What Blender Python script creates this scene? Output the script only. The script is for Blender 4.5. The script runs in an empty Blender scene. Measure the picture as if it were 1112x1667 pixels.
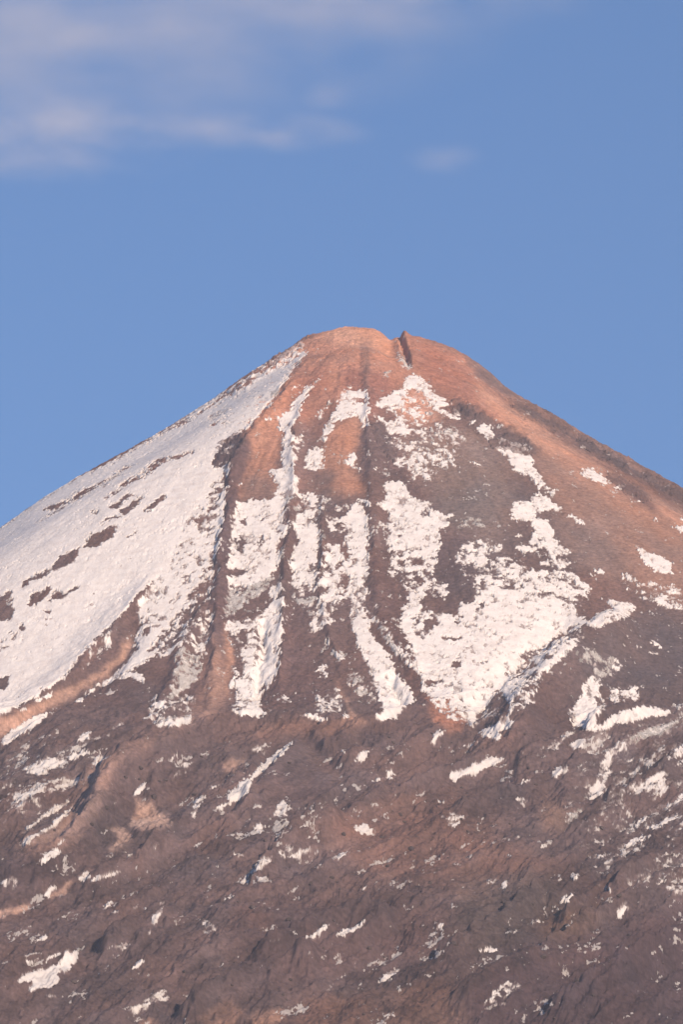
import bpy, math
import numpy as np

sc = bpy.context.scene
C = sc.collection
rng = np.random.default_rng(7)

# ------------------------------------------------------------------ camera model
PITCH = math.radians(15.48)
F = 11250.0                      # focal length, in photograph pixels
CAMZ = 2.0
CP, SP = math.cos(PITCH), math.sin(PITCH)
AX, AY, AZ = 13.0, 4500.0, 1427.0    # summit axis (m)

def project(x, y, z):
    z = z - CAMZ
    d = y * CP + z * SP
    return 556 + F * x / d, 833.5 - F * (z * CP - y * SP) / d

# ------------------------------------------------------------------ noise
_T = rng.random((8, 256, 256)).astype(np.float32)

def vnoise(u, v, k=0):
    T = _T[k % 8]
    u = np.asarray(u, np.float64); v = np.asarray(v, np.float64)
    iu = np.floor(u); iv = np.floor(v)
    fu = (u - iu).astype(np.float32); fv = (v - iv).astype(np.float32)
    iu = iu.astype(np.int64); iv = iv.astype(np.int64)
    fu = fu * fu * fu * (fu * (fu * 6 - 15) + 10); fv = fv * fv * fv * (fv * (fv * 6 - 15) + 10)
    a = T[iu & 255, iv & 255]; b = T[(iu + 1) & 255, iv & 255]
    c = T[iu & 255, (iv + 1) & 255]; d = T[(iu + 1) & 255, (iv + 1) & 255]
    return (a + (b - a) * fu) * (1 - fv) + (c + (d - c) * fu) * fv

def fbm(u, v, oct=4, k=0, gain=0.5, ridged=False, rot=.65):
    s = 0; amp = 1.0; tot = 0
    ca, sa = math.cos(rot), math.sin(rot)
    for o in range(oct):
        n = vnoise(u + 17.3 * o, v - 9.1 * o, k + o) * 2 - 1
        if ridged: n = 1 - 2 * np.abs(n)
        s = s + amp * n; tot += amp; amp *= gain
        u, v = (u * ca - v * sa) * 2.03, (u * sa + v * ca) * 2.03
    return s / tot

def rank(n):
    f = n.ravel(); q = np.sort(f[::97])
    return np.interp(f, q, np.linspace(0, 1, len(q))).reshape(n.shape).astype(np.float32)

def sstep(a, b, x):
    t = np.clip((x - a) / (b - a), 0, 1); return t * t * (3 - 2 * t)

# ------------------------------------------------------------------ survey sheets (photograph pixels)
X0, Y0, W, H = -120, 470, 1352, 1330

def box(a, r, axis):
    if r < 1: return a
    p = [(0, 0), (0, 0)]; p[axis] = (r + 1, r)
    c = np.cumsum(np.pad(a, p, mode='edge'), axis=axis, dtype=np.float64)
    n = a.shape[axis]
    if axis == 0: return ((c[2 * r + 1:2 * r + 1 + n] - c[:n]) / (2 * r + 1)).astype(np.float32)
    return ((c[:, 2 * r + 1:2 * r + 1 + n] - c[:, :n]) / (2 * r + 1)).astype(np.float32)

def blur(a, r):
    r = int(round(r))
    for _ in range(2): a = box(box(a, r, 0), r, 1)
    return a

def polymask(pts, feather):
    pts = np.array(pts, float); pad = int(feather * 2 + 3)
    x0 = max(int(pts[:, 0].min()) - pad - X0, 0); x1 = min(int(pts[:, 0].max()) + pad - X0, W)
    y0 = max(int(pts[:, 1].min()) - pad - Y0, 0); y1 = min(int(pts[:, 1].max()) + pad - Y0, H)
    if x1 <= x0 or y1 <= y0: return None
    gy, gx = np.mgrid[y0:y1, x0:x1].astype(np.float32); gx += X0 + .5; gy += Y0 + .5
    ins = np.zeros(gx.shape, bool)
    n = len(pts)
    for i in range(n):
        ax, ay = pts[i]; bx, by = pts[(i + 1) % n]
        if ay == by: continue
        c = (ay > gy) != (by > gy)
        ins ^= c & (gx < (bx - ax) * (gy - ay) / (by - ay) + ax)
    m = ins.astype(np.float32)
    return (slice(y0, y1), slice(x0, x1)), blur(m, feather)

def sheet(): return np.zeros((H, W), np.float32)

def paint(S, pts, val, feather):
    r = polymask(pts, feather)
    if r is None: return
    sl, m = r
    if S.ndim == 3: m = m[..., None]
    S[sl] = S[sl] * (1 - m) + np.asarray(val, np.float32) * m

def parse(txt, S):
    ox = oy = 0.; s = 1.
    for line in txt.strip().splitlines():
        line = line.split('#')[0].strip()
        if not line: continue
        if line[0] == '@':
            ox, oy, s = map(float, line[1:].split()); continue
        h, p = line.split(':')
        h = [float(t) for t in h.split()]
        p = [float(t) for t in p.replace(',', ' ').split()]
        pts = [(ox + p[i] / s, oy + p[i + 1] / s) for i in range(0, len(p), 2)]
        if len(pts) == 2:                       # a thin dash between two points
            (ax, ay), (bx, by) = pts
            dx, dy = bx - ax, by - ay; l = math.hypot(dx, dy) + 1e-6
            nx, ny = -dy / l * 1.8, dx / l * 1.8
            pts = [(ax - dx / l, ay - dy / l), ((ax + bx) / 2 + nx, (ay + by) / 2 + ny), (bx + dx / l, by + dy / l), ((ax + bx) / 2 - nx, (ay + by) / 2 - ny)]
        paint(S, pts, h[0], h[1] if len(h) > 1 else 1)

def sample(S, px, py):
    u = np.clip(px - X0 - .5, 0, W - 1.001); v = np.clip(py - Y0 - .5, 0, H - 1.001)
    iu = u.astype(np.int64); iv = v.astype(np.int64)
    fu = (u - iu).astype(np.float32); fv = (v - iv).astype(np.float32)
    if S.ndim == 3: fu = fu[..., None]; fv = fv[..., None]
    return (S[iv, iu] * (1 - fu) + S[iv, iu + 1] * fu) * (1 - fv) + (S[iv + 1, iu] * (1 - fu) + S[iv + 1, iu + 1] * fu) * fv

SNOW = '''
@0 0 1
0.055 25: 330 1180 1112 1000 1250 1000 1250 1800 -120 1800 -120 1200 100 1130
0.17 12: 960 1180 1250 1140 1250 1450 1000 1440 900 1350
0.11 12: 380 1300 560 1280 560 1420 380 1480
0.15 12: -100 1220 170 1180 160 1260 60 1400 -100 1440
0.1 10: 600 700 720 680 760 780 640 800
# left flank
@0 0 1
0.985 2: -120 940 0 862 60 819 130 776 155 768 201 743 237 722 273 704 306 686 342 664 400 628 440 606 470 590 502 568 486 590 468 610 456 634 443 650 422 675 400 699 374 716 350 740 374 752 372 790 365 820 360 852 352 892 342 913 324 942 300 990 277 1018 262 1040 240 1078 216 1090 190 1104 155 1122 133 1133 200 1085 223 1040 234 1010 222 985 252 946 223 967 209 989 191 1011 169 1029 144 1057 119 1090 90 1115 65 1133 36 1147 7 1162 -120 1230
0.9 8: 300 860 365 780 362 850 345 905 320 940 285 1000 262 1000 300 930
0.55 2: 155 768 170 760 300 680 400 615 470 572 490 558 500 562 470 588 400 626 342 662 273 702 201 741
@0 820 2.78
0.52 3: 980 30 1000 100 990 190 955 270 900 340 830 470 760 560 800 640 780 740 790 800 690 900 640 990 700 1000 860 990 870 950 800 880 870 830 900 770 950 640 965 560 970 480 960 400 1000 230
0.8 2: 860 60 990 20 990 180 930 260 860 330 800 420 720 560 640 560 640 420 760 300
0.3 2: 895 350 960 300 985 400 960 540 915 520 860 560 850 480
0.5 2: 690 700 650 660 740 560 800 520 900 600 820 680
0.9 1: 690 905 770 870 820 800 900 755 895 790 850 830 750 900 700 930
0.92 1: 680 1000 770 985 860 955 865 990 800 1008
0.35 2: 740 890 880 850 880 960 770 985
0.0 1: 690 705 740 695 775 690 805 740 770 790 770 860 720 880 640 800 600 790 640 740
0.02 1: 690 352 700 350 640 420 625 440 590 470 585 500 560 530 600 512 635 525 625 570 600 600 592 650 625 625 622 670 585 700 560 740 520 770 430 830 330 880 250 915 0 1040 0 965 100 912 250 822 330 752 400 662 470 582 530 532 580 470 620 410
0.25 1: 540 540 420 620 330 740 300 780 360 760 500 640
0.1 1: 645 570 680 558 675 590 650 612 635 595
1 0: 0 1070 60 1020 140 970 215 950 210 970 150 1010 90 1050 30 1092 0 1085
0.9 1: 380 855 500 795 560 765 620 760 655 805 640 808 600 790 520 800 440 835 385 862
0.8 0: 330 893 370 882 365 903
0.9 0: 150 890 240 855 235 875 160 900
0.9 0: 90 930 120 920 115 942
0.95 0: 345 1080 370 1045 410 1030 410 1060 370 1080
0.4 2: 440 1060 560 970 570 1000 480 1070
0.1 1: 190 30 240 5 340 -30 320 -20 230 40
0.05 1: 176 834 182 820
0.03 1: 370 190 410 140 470 120 520 98 522 130 490 170 430 200 390 198
0.05 1: 75 395 110 350 160 320 225 290 270 240 350 198 357 230 300 285 240 310 190 352 130 355 125 380
0.05 1: 0 420 50 400 50 450 66 490 30 527 0 530 -60 560 -60 440
0.05 1: 20 605 60 570 100 545 112 575 60 590
0.05 1: 110 470 150 410 240 372 200 430 150 465
0.05 1: 210 445 260 392 300 400 372 362 340 392 280 432 240 438
0.1 0: 195 480 232 480 225 506
0.05 1: 0 790 40 775 45 800 20 850 0 840 -60 860
0.05 1: 565 155 620 125 600 147
0.8 1: 100 520 60 620 0 680 -20 640 60 560
@0 560 2.78
0.35 1: 130 834 200 790 260 740 320 690 400 650 480 615 560 560 640 540 560 580 490 640 420 670 350 710 290 750 200 800
0.05 1: 320 712 350 680 400 652 440 650 380 685 340 715
0.3 1: 460 712 540 642 620 590 700 530 820 495 905 478 850 507 740 545 690 580 620 622 550 662
0.05 1: 700 545 720 520 750 510 740 530
0.05 1: 770 520 840 492 850 498 790 522
0.05 1: 530 770 600 715 648 695 610 745 560 776
0.05 1: 622 772 690 720 742 682 748 700 690 748
0.05 1: 485 758 530 712 592 678 582 702 530 745
0.1 1: 430 830 480 790 560 780 500 800
0.3 1: 380 775 470 748
0.5 4: 950 330 1060 290 1000 370 940 380
0.05 1: 1020 442 1080 430 1112 395 1112 450 1050 530 1000 560 950 562 985 490
0.4 1: 1000 490 1050 460 1060 480 1010 510
0.4 2: 945 650 1000 600 1040 560 1040 620 1000 700 960 770 900 834 870 834 930 740
# summit strips
@400 510 2.78
0.95 1: 330 295 300 320 275 330 240 380 215 400 200 440 150 475 145 520 180 545 160 590 180 610 160 640 160 700 100 715 140 740 130 834 120 860 225 860 235 740 200 700 240 660 215 620 220 560 205 520 240 460 260 400 290 350 330 310
0.4 1: 230 640 270 540 260 500 240 560 215 600
0.9 0: 215 347 240 330
0.8 0: 90 490 105 455 120 490
0.9 1: 415 380 440 350 490 355 545 345 560 385 556 420 550 460 545 510 535 525 525 480 500 460 460 480 420 485 395 510 395 545 350 575 320 580 350 540 360 500 385 480 390 450 420 410
0.3 1: 500 400 540 385 555 410 530 425
0.9 0: 450 338 485 338
0.55 1: 320 465 340 440 380 395 375 430 335 490
0.85 1: 275 640 310 600 345 620 355 700 310 722 270 692
0.95 1: 455 685 470 640 505 628 490 690 470 697
0.9 0: 545 620 572 645
0.9 0: 500 712 520 705
0.8 0: 575 700 595 710
0.7 0: 535 738 570 775
0.88 1: 575 415 620 390 680 350 715 340 720 290 770 280 820 320 850 365 910 400 922 415 880 430 930 450 965 485 940 480 880 450 845 430 830 390 790 360 760 340 730 350 735 400 700 402 650 425 610 432
0.35 2: 700 400 760 345 830 400 850 440 800 480 720 490 640 440
0.55 1: 678 150 702 190 742 230 757 262 712 262 692 200
0.3 2: 590 285 630 260 690 265 640 290
0.92 1: 580 450 610 470 640 500 700 485 730 510 775 550 700 545 650 540 620 500
0.75 1: 650 572 690 568 752 605 730 622 665 600
0.85 1: 670 660 710 648 737 690 700 712 680 690
0.28 3: 750 490 880 470 990 560 960 640 880 710 820 760 740 750 700 640 740 560
0.8 0: 880 590 910 600 965 622
0.8 0: 750 655 815 660
0.8 0: 840 680 875 705
0.8 0: 740 750 775 745
0.8 0: 810 725 825 755
0.9 0: 1010 668 1082 690
0.9 0: 925 672 945 692
0.97 1: 640 775 700 765 735 800 750 834 750 860 640 860 630 790
0.9 1: 1045 530 1080 500 1112 520 1112 570 1070 550
0.8 0: 1015 500 1035 490
@740 560 2.989
0.85 1: 118 400 150 390 192 420 190 460 170 475 150 450 125 430
0.8 1: 210 478 245 460 245 492
0.5 1: 250 480 400 510 390 540 300 515
0.98 1: 195 510 260 505 330 540 385 545 385 590 415 640 450 690 477 715 430 710 380 660 330 630 275 590 270 560 230 530
0.98 0: 428 722 505 720 482 746
0.98 1: 285 780 360 765 370 740 420 730 465 745 480 780 517 800 440 810 400 835 350 860 290 855 280 810
0.9 1: 365 845 440 860 465 890 465 900 390 900
0.98 1: 608 610 670 612 752 665 740 690 680 662 630 632
0.6 1: 680 600 742 632
0.9 0: 770 690 825 702
0.9 0: 850 735 880 747
0.7 0: 855 765 912 775
0.9 0: 735 538 775 556
0.8 0: 615 500 635 512
0.8 0: 340 350 375 345
0.8 0: 540 838 602 848
0.8 0: 600 860 640 875
0.5 1: 0 320 20 330 20 372 0 370
0.35 1: 60 830 140 840 150 897 60 897
0.8 0: 968 850 982 855
0.8 0: 1025 695 1050 705
# gully snow
@330 760 3.707
0.97 1: 390 30 470 20 490 0 530 0 560 60 550 140 520 180 520 220 490 280 480 340 470 400 450 480 450 560 430 640 400 720 340 760 250 830 200 870 160 905 130 880 140 800 100 700 110 660 240 660 270 630 160 612 125 590 90 520 120 470 150 430 110 390 150 360 120 330 150 290 200 290 200 210 340 210 420 195 460 150 470 90
0.75 2: 110 665 300 700 400 720 330 770 250 830 160 905 130 880 140 800
0.1 1: 215 320 275 310 280 325 250 362
0.2 0: 340 290 362 295
0.2 0: 350 325 375 328
0.12 1: 325 470 345 415 372 410 360 472
0.3 1: 205 430 240 425 265 460 230 520 205 520
0.0 1: 130 620 272 618 240 652 150 665
0.2 1: 175 725 240 698 200 770
0.2 0: 325 740 340 765
0.35 1: 345 670 380 662 360 690
0.9 0: 180 95 240 95 205 135
0.8 0: 185 165 220 182
0.85 2: 430 720 480 700 492 800 490 980 460 1040 460 1120 450 1230 430 1290 380 1330 340 1370 330 1430 372 1490 330 1510 260 1500 215 1480 200 1400 220 1300 240 1200 240 1100 210 1030 130 1000 150 940 270 930 380 880 400 800
0.99 1: 290 1350 295 1230 340 1150 370 1060 420 1000 480 960 480 1020 455 1120 445 1230 420 1290 340 1340
0.95 1: 200 1490 240 1450 330 1430 372 1490 330 1512 260 1502
0.12 1: 170 925 270 820 390 790 402 850 370 890 300 902 200 932
0.2 1: 200 1000 300 980 265 1040 240 1150 195 1180 190 1060
0.85 0: 130 960 170 1060 190 1090 145 1050
0.85 0: 165 1340 192 1270 180 1190 212 1250 182 1345
0.6 1: 160 1475 220 1405 260 1440 200 1500
0.78 2: 510 200 570 160 690 170 680 240 720 290 700 340 712 440 700 500 690 560 680 620 690 700 650 760 560 790 520 760 560 730 510 690 540 640 520 570 570 470 560 400 470 420 480 330 540 300
0.97 1: 580 380 700 360 705 450 650 520 600 620 545 610 540 540 570 470
0.4 2: 500 200 600 180 620 290 540 300 490 360
0.5 1: 470 480 520 490 480 590 450 590
0.95 0: 700 170 775 205 725 215
0.9 0: 715 255 735 232 750 260
0.5 2: 550 800 690 780 680 830 640 870 700 900 640 890
0.88 2: 900 240 945 225 1000 300 1000 350 960 380 1000 420 970 470 1000 540 1000 650 950 690 1000 750 940 800 970 890 1005 920 1000 1000 900 980 920 880 900 800 860 760 900 700 830 600 900 540 850 440 860 380 780 420 740 310 860 310
0.98 1: 900 245 945 230 990 300 960 370 880 350 800 330 860 310
0.75 2: 740 480 820 470 850 520 830 600 870 650 850 720 880 790 800 850 770 900 850 940 740 960 700 1000 650 1010 640 940 690 900 700 800 750 740 700 690 740 640 720 560
0.15 1: 800 350 850 350 860 385 810 380
0.5 1: 790 235 880 238 870 280 810 270
0.9 0: 730 1035 765 1040 752 1082
0.85 0: 770 1100 850 1140 850 1172 790 1150
0.5 1: 850 1190 900 1180 890 1250
0.4 2: 860 1230 1040 1280 1040 1440 900 1350
0.5 1: 680 1240 710 1200 755 1210 750 1280 690 1270
0.33 2: 670 1340 830 1340 840 1480 700 1490
0.95 0: 600 1502 650 1490 755 1520 720 1537
0.6 0: 450 1390 500 1385 540 1430 460 1410
0.2 1: 380 1430 500 1470 500 1480 400 1490
0.95 0: 840 1475 882 1512 870 1522
0.3 1: 530 940 560 960 550 990 530 975
0.4 2: 900 0 950 20 1020 90 1020 140 980 70
# big right field
@580 760 3.624
0.97 1: 170 100 240 95 300 130 300 160 350 185 430 210 460 270 575 285 540 320 550 345 490 370 512 420 500 470 450 540 470 560 440 600 470 690 420 740 370 790 400 830 380 880 350 930 300 960 250 1010 260 960 270 850 310 800 310 740 290 680 290 640 230 600 200 570 212 520 165 460 170 420 215 400 130 330 200 340 190 310 190 280 140 240 110 220 170 190 200 160
0.7 3: 210 510 350 470 500 500 450 600 470 690 420 740 370 790 310 800 290 680
0.35 1: 370 260 450 250 460 285 400 300 350 290
0.3 1: 195 345 230 332 248 355 215 362
0.3 1: 210 400 280 405 270 420 230 425
0.1 1: 345 670 385 655 412 680 395 702
0.25 1: 420 740 460 720 500 780 430 800
0.9 0: 110 240 0 195 50 200 90 215
0.9 1: 460 690 550 690 545 790 520 780 470 730
0.72 2: 600 500 640 460 700 440 800 430 860 465 862 490 760 520 780 560 740 590 640 580 560 580
0.95 1: 630 560 660 510 740 500 770 530 700 565
0.3 1: 680 385 660 360 600 365 660 300 700 270 760 280 760 350
0.6 2: 600 600 740 590 860 640 860 690 740 690 640 640
0.5 2: 690 700 800 670 800 760 700 780
0.55 2: 790 540 900 540 930 600 1000 590 1087 650 1087 700 860 700 800 620
0.03 1: 500 370 600 400 622 470 600 500 560 570 640 640 650 682 560 690 475 682 450 622 480 582 470 510 500 450
0.03 1: 552 700 690 692 692 780 620 800 600 842 622 890 560 880 512 870 480 822 520 790
0.03 1: 640 600 730 605 735 630 680 655 640 640
0.93 2: 230 1020 330 850 400 850 500 870 622 892 600 800 700 800 800 700 900 700 1087 690 1140 700 1140 1060 1087 1080 1000 1090 900 1200 800 1290 720 1440 690 1545 650 1500 540 1480 470 1400 380 1300 370 1220 300 1150 220 1080 200 1040
0.985 4: 450 1000 700 960 1087 900 1087 1040 900 1130 750 1250 680 1330 540 1250 400 1180 330 1090 500 1080
0.6 2: 340 880 430 850 500 900 430 1000 380 1040 340 1000
0.12 1: 380 1270 420 1262 505 1258 480 1302 400 1300
0.6 2: 450 1370 640 1370 680 1500 560 1510 480 1430
0.03 0: 568 1182 590 1152 625 1150 622 1172 595 1190
0.05 0: 728 1178 755 1140 750 1170
0.1 1: 500 1005 570 1005 622 1015 600 1030 520 1020
0.03 1: 715 820 770 795 750 840 720 845
0.03 1: 865 700 930 700 960 740 900 745
0.1 0: 585 905 612 908 610 928 588 925
0.1 1: 400 900 470 905 500 940 440 945 400 925
0.65 2: 830 1290 900 1200 960 1130 1087 1080 1087 1260 1000 1330 930 1330 860 1330
0.15 1: 940 1270 1000 1180 1080 1120 1080 1180 1010 1290 960 1300
0.9 1: 680 1500 700 1400 780 1290 900 1180 1000 1080 1040 1040 1000 1120 900 1240 800 1360 740 1450 700 1530
0.25 1: 700 1460 840 1400 850 1470 760 1500 700 1545
0.99 0: 845 1512 905 1440 900 1380 865 1330 880 1320 935 1330 942 1400 920 1470 880 1512
0.85 0: 940 1440 1000 1380 1040 1300 1087 1230 1060 1330 1035 1400 980 1432
0.9 0: 720 1582 800 1530 920 1485 925 1530 840 1560 852 1610 830 1622 790 1600
0.9 0: 430 1615 468 1580 535 1553 495 1590 460 1628
0.6 0: 640 1655 730 1625
0.97 1: 0 220 30 240 70 310 60 420 40 480 76 540 70 620 40 680 60 750 50 820 60 890 80 930 52 980 100 990 150 1070 212 1150 230 1200 270 1270 310 1300 342 1360 320 1400 260 1450 240 1480 160 1500 115 1485 155 1420 130 1340 95 1250 60 1150 20 1080 -5 1050 -10 800 -10 500
0.85 2: -30 500 60 430 75 540 70 620 40 680 60 750 50 820 60 890 0 980 -30 900
0.15 3: 60 350 200 330 200 500 100 500
0.35 2: 170 600 290 640 290 700 200 650
0.9 0: 80 595 110 588 145 618 110 612
0.5 1: 100 800 160 800 200 860 120 840
0.25 3: 60 850 260 900 260 1050 200 1050 90 950
0.85 0: 980 470 1040 480 1090 500 1020 495
@812 800 3.707
0.97 1: 205 180 270 185 330 240 330 270 370 330 385 350 430 360 442 385 370 385 310 380 300 340 210 325 180 320 200 270 215 240
0.2 1: 240 280 290 285 280 305 245 300
0.85 1: 110 340 140 325 230 345 225 360 150 367
0.9 0: 95 270 140 272
0.7 1: 235 440 290 400 340 392 352 420 420 410 425 435 385 462 330 455 280 450
0.7 2: 0 400 60 400 100 450 170 450 190 500 240 480 350 470 450 500 540 555 560 600 520 660 440 720 400 700 200 640 0 600
0.03 1: 30 570 80 568 120 600 100 615 60 605
0.9 4: 0 600 200 620 400 680 480 740 530 790 440 840 380 870 300 910 150 980 60 1080 0 1150
0.985 4: 0 720 200 700 420 760 520 790 430 835 300 880 150 950 0 980
0.8 1: 620 640 660 640 720 665 800 680 832 700 800 730 740 780 600 822 530 800 600 742 700 705 650 672
0.6 1: 250 970 400 880 545 850 480 920 400 1000 330 1050 250 1110 240 1180 200 1262 100 1340 50 1400 20 1400 60 1330 100 1250 60 1180 60 1080 150 980
0.85 0: 250 1090 330 1000 480 900 450 940 330 1050 250 1110
0.98 0: 825 325 900 370 960 385 1055 435 1030 460 1056 502 990 490 940 485 870 420 850 380
0.95 0: 1045 208 1112 215 1150 230 1150 260 1095 250
0.9 0: 1085 155 1112 160 1130 195
0.9 0: 580 480 610 468 657 495 610 492
0.6 0: 540 495 565 500
0.75 0: 750 530 765 490 785 495 838 540 800 552
0.9 0: 765 570 800 600
0.35 2: 830 540 1060 560 1150 640 1150 730 1050 720 940 680 850 640
0.9 0: 948 670 1000 670 1018 695 960 690
0.9 0: 1025 702 1112 705
0.9 0: 408 150 445 155
0.9 0: 465 165 525 190
0.95 0: 910 905 930 905 992 940 985 952 935 932
0.85 0: 900 970 962 985
0.8 0: 840 930 855 945
0.85 1: 430 1330 480 1260 510 1180 560 1100 600 1050 680 1020 692 1060 630 1120 600 1200 640 1260 642 1310 590 1380 560 1440 500 1432 450 1420
0.98 1: 500 1220 580 1230 630 1290 580 1380 520 1430 470 1410 480 1300
0.45 2: 480 1000 560 970 720 1010 750 1060 690 1110 600 1080
0.15 1: 590 1250 640 1260 630 1320 600 1290
0.75 1: 660 1232 720 1200 790 1215 800 1180 832 1190 860 1250 830 1272 750 1262 700 1287
0.92 1: 570 1450 620 1400 740 1330 850 1300 960 1310 1055 1330 1000 1352 880 1375 780 1390 680 1422
0.6 0: 1035 1290 1112 1290 1140 1310 1080 1310
0.65 1: 700 1557 740 1500 860 1450 960 1420 1080 1390 1070 1412 960 1462 850 1500 760 1560
0.45 1: 930 1440 1060 1410 1070 1450 980 1510
0.5 1: 300 1557 380 1470 460 1440 400 1500 340 1560
0.6 1: 440 1540 470 1510 530 1500 500 1530
# lower slopes
@0 1160 2.78
0.95 0: 298 205 340 185 405 170 395 190 320 217
0.88 1: 100 262 190 220 240 203 290 235 240 260 170 285 130 277
0.88 0: 408 232 440 200 502 200 480 215 430 237
0.8 0: 440 155 455 200
0.88 0: 75 565 150 500 220 440 322 388 300 420 200 482 130 532
0.88 0: 85 602 110 570 200 530 270 470 325 425 310 460 250 512 180 552 130 587
0.35 2: 20 440 50 360 200 330 310 335 250 390 150 430 60 470
0.3 1: 0 370 70 360 60 400 0 400
0.75 0: 178 668 250 618 282 625 200 685
0.7 0: 258 605 292 578
0.4 1: 0 770 60 750 110 790 40 800
0.9 0: 190 832 230 782 256 790 212 837
0.85 0: 335 745 390 718 412 745 370 772
0.85 0: 400 758 460 735 552 718 530 737 430 762
0.5 1: 250 840 320 795 300 830
1 0: 604 377 612 345 650 313 668 308 640 357
1 0: 765 217 802 188
0.5 1: 785 300 830 240 882 222 860 252
0.7 0: 858 472 880 400 922 375 910 420 880 468
0.8 0: 942 347 992 330
0.99 0: 962 432 1020 420 1040 360 1100 308 1125 300 1115 372 1050 410 1000 440
0.4 1: 1030 290 1112 230 1120 270
0.85 0: 678 637 718 592
0.5 1: 570 657 612 640
0.8 0: 870 607 908 594
0.8 0: 1058 630 1102 657
0.8 0: 452 890 500 860 522 858 480 882
0.9 0: 505 912 548 900
0.9 0: 598 895 618 878
0.8 0: 638 885 668 892
0.9 0: 680 932 718 890 742 888 722 940 700 967 685 957
0.5 1: 700 872 775 858
0.55 1: 898 942 965 938 972 970 942 1032 920 970
0.8 0: 650 1027 682 988
0.8 0: 155 1047 200 1012 228 1015
0.7 0: 525 1067 560 1047 592 1050 560 1077
0.95 0: 588 1162 640 1120 668 1125 620 1157
0.98 1: 68 1222 100 1190 180 1170 260 1140 295 1078 352 1078 352 1130 310 1170 268 1180 268 1210 230 1252 170 1257 130 1278 135 1230
0.8 0: 208 1132 262 1093
0.62 1: 565 1387 590 1330 650 1320 680 1270 745 1258 757 1310 700 1302 650 1350 600 1372
0.9 0: 1008 857 1055 828
0.7 0: 1075 770 1112 745 1120 775
0.8 0: 850 715 885 730
0.5 1: 200 1285 260 1295
0.6 1: 100 1130 135 1125 130 1145
@380 1160 2.78
1 0: -5 400 10 340 60 310 120 240 180 200 230 165 268 125 240 172 190 217 130 262 85 312 65 362 30 387
0.85 0: 548 212 580 180 602 168 607 212 575 227
0.8 0: 478 178 522 187
0.92 0: 688 265 715 258 727 290 700 307
0.8 0: 638 307 667 303
0.9 0: 890 132 920 92 968 78 925 112 905 137
0.95 0: 973 282 1000 265 1112 228 1180 200 1230 215 1112 272 1050 292 1000 312
0.8 1: 178 467 185 420 230 403 262 440 240 467
0.92 0: 83 522 120 500 147 515 110 552
0.68 1: 38 762 90 700 150 650 200 638 250 603 310 615 380 625 320 642 260 672 200 652 130 702 70 747
0.7 0: 5 630 42 657
0.8 0: 443 672 480 640 528 632 480 667
0.8 0: 365 712 408 690
0.75 0: 538 525 590 508 612 520 645 535 610 557 575 545
0.8 0: 918 402 955 403
0.75 1: 938 472 1000 458 1055 468 1000 522 970 502
0.97 0: 318 1023 370 990 438 962 422 985 350 1017
0.85 0: 458 1017 500 985 550 975 607 940 550 992
0.9 0: 568 807 608 783
0.92 0: 646 1223 690 1180 755 1152 742 1180 700 1207
0.4 0: 290 1112 345 1093
0.8 0: 418 1262 440 1233 448 1262
0.6 0: 905 987 910 928 942 960 952 992
0.4 1: 80 160 150 150 140 190 90 180
0.5 1: 100 750 150 740 130 760
0.3 1: 140 1040 220 1030 200 1070
0.4 1: 680 1380 720 1350 740 1400
@712 1160 2.78
0.6 1: 350 197 430 183 500 150 600 88 640 80 590 120 440 195
0.75 0: 600 145 640 128 665 158 620 172
0.78 0: 503 302 530 260 580 238 588 270 540 292
0.8 0: 363 332 418 303
0.8 0: 583 505 600 460 665 435 640 462
0.75 1: 665 375 720 320 740 250 760 190 800 150 860 120 950 85 1085 38 1060 72 960 102 870 150 805 190 772 280 740 330 778 350 720 392 690 402
0.62 1: 860 372 880 330 960 300 1042 268 1045 350 1000 382 960 360 900 382
0.8 0: 1035 205 1112 148 1150 140 1120 190 1050 222
0.7 0: 1080 245 1120 220
0.6 1: 840 220 890 205 880 230
0.8 0: 1035 425 1112 368 1150 360 1112 402 1050 452
0.7 0: 883 532 950 468 962 480 920 512
0.85 0: 948 528 1090 458 1082 482 1000 527
0.97 0: 838 612 880 580 943 558 930 580 880 607
0.9 0: 692 652 770 650
0.9 0: 600 752 620 728 640 757
0.6 0: 708 772 760 770 792 800 780 817
0.97 0: 553 862 580 830 625 818 590 852
0.8 0: 218 782 272 758
0.8 0: 288 802 300 763 320 790
0.7 0: 808 942 840 858 875 885 832 942
0.8 0: 1000 782 1032 758
0.62 1: 1030 802 1100 778 1150 790 1110 832 1050 812
0.8 0: 188 1083 240 1058 295 1083 240 1087
0.55 0: 400 967 475 935
0.7 0: 310 1007 362 993
0.58 1: 198 1352 230 1290 300 1230 352 1218 385 1260 340 1302 280 1332 210 1362
0.4 1: 895 742 965 738
0.3 1: 360 400 400 380 400 430
0.3 1: 570 400 620 395 600 440
0.5 0: 790 430 830 425
0.85 0: 472 612 498 602
0.8 0: 310 655 335 650
'''
SNOW += '''
@0 0 1
0.04 2: 380 742 394 755 388 800 376 860 373 900 369 960 366 1010 372 1060 362 1110 350 1170 318 1170 326 1110 336 1060 343 1010 346 950 353 900 361 850 367 790
0.12 1: 471 818 482 812 476 880 464 925 472 945 480 965 470 1000 466 960 456 935 462 890
0.15 1: 514 822 522 818 526 860 523 905 520 962 514 962 517 905
0.06 2: 604 812 613 835 609 900 620 960 640 1005 668 1050 690 1110 672 1080 640 1040 612 985 600 900 606 860
0.0 1: 603 640 608 640 606 690 602 700
'''
D = sheet() + np.float32(.03)
parse(SNOW, D)


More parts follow.
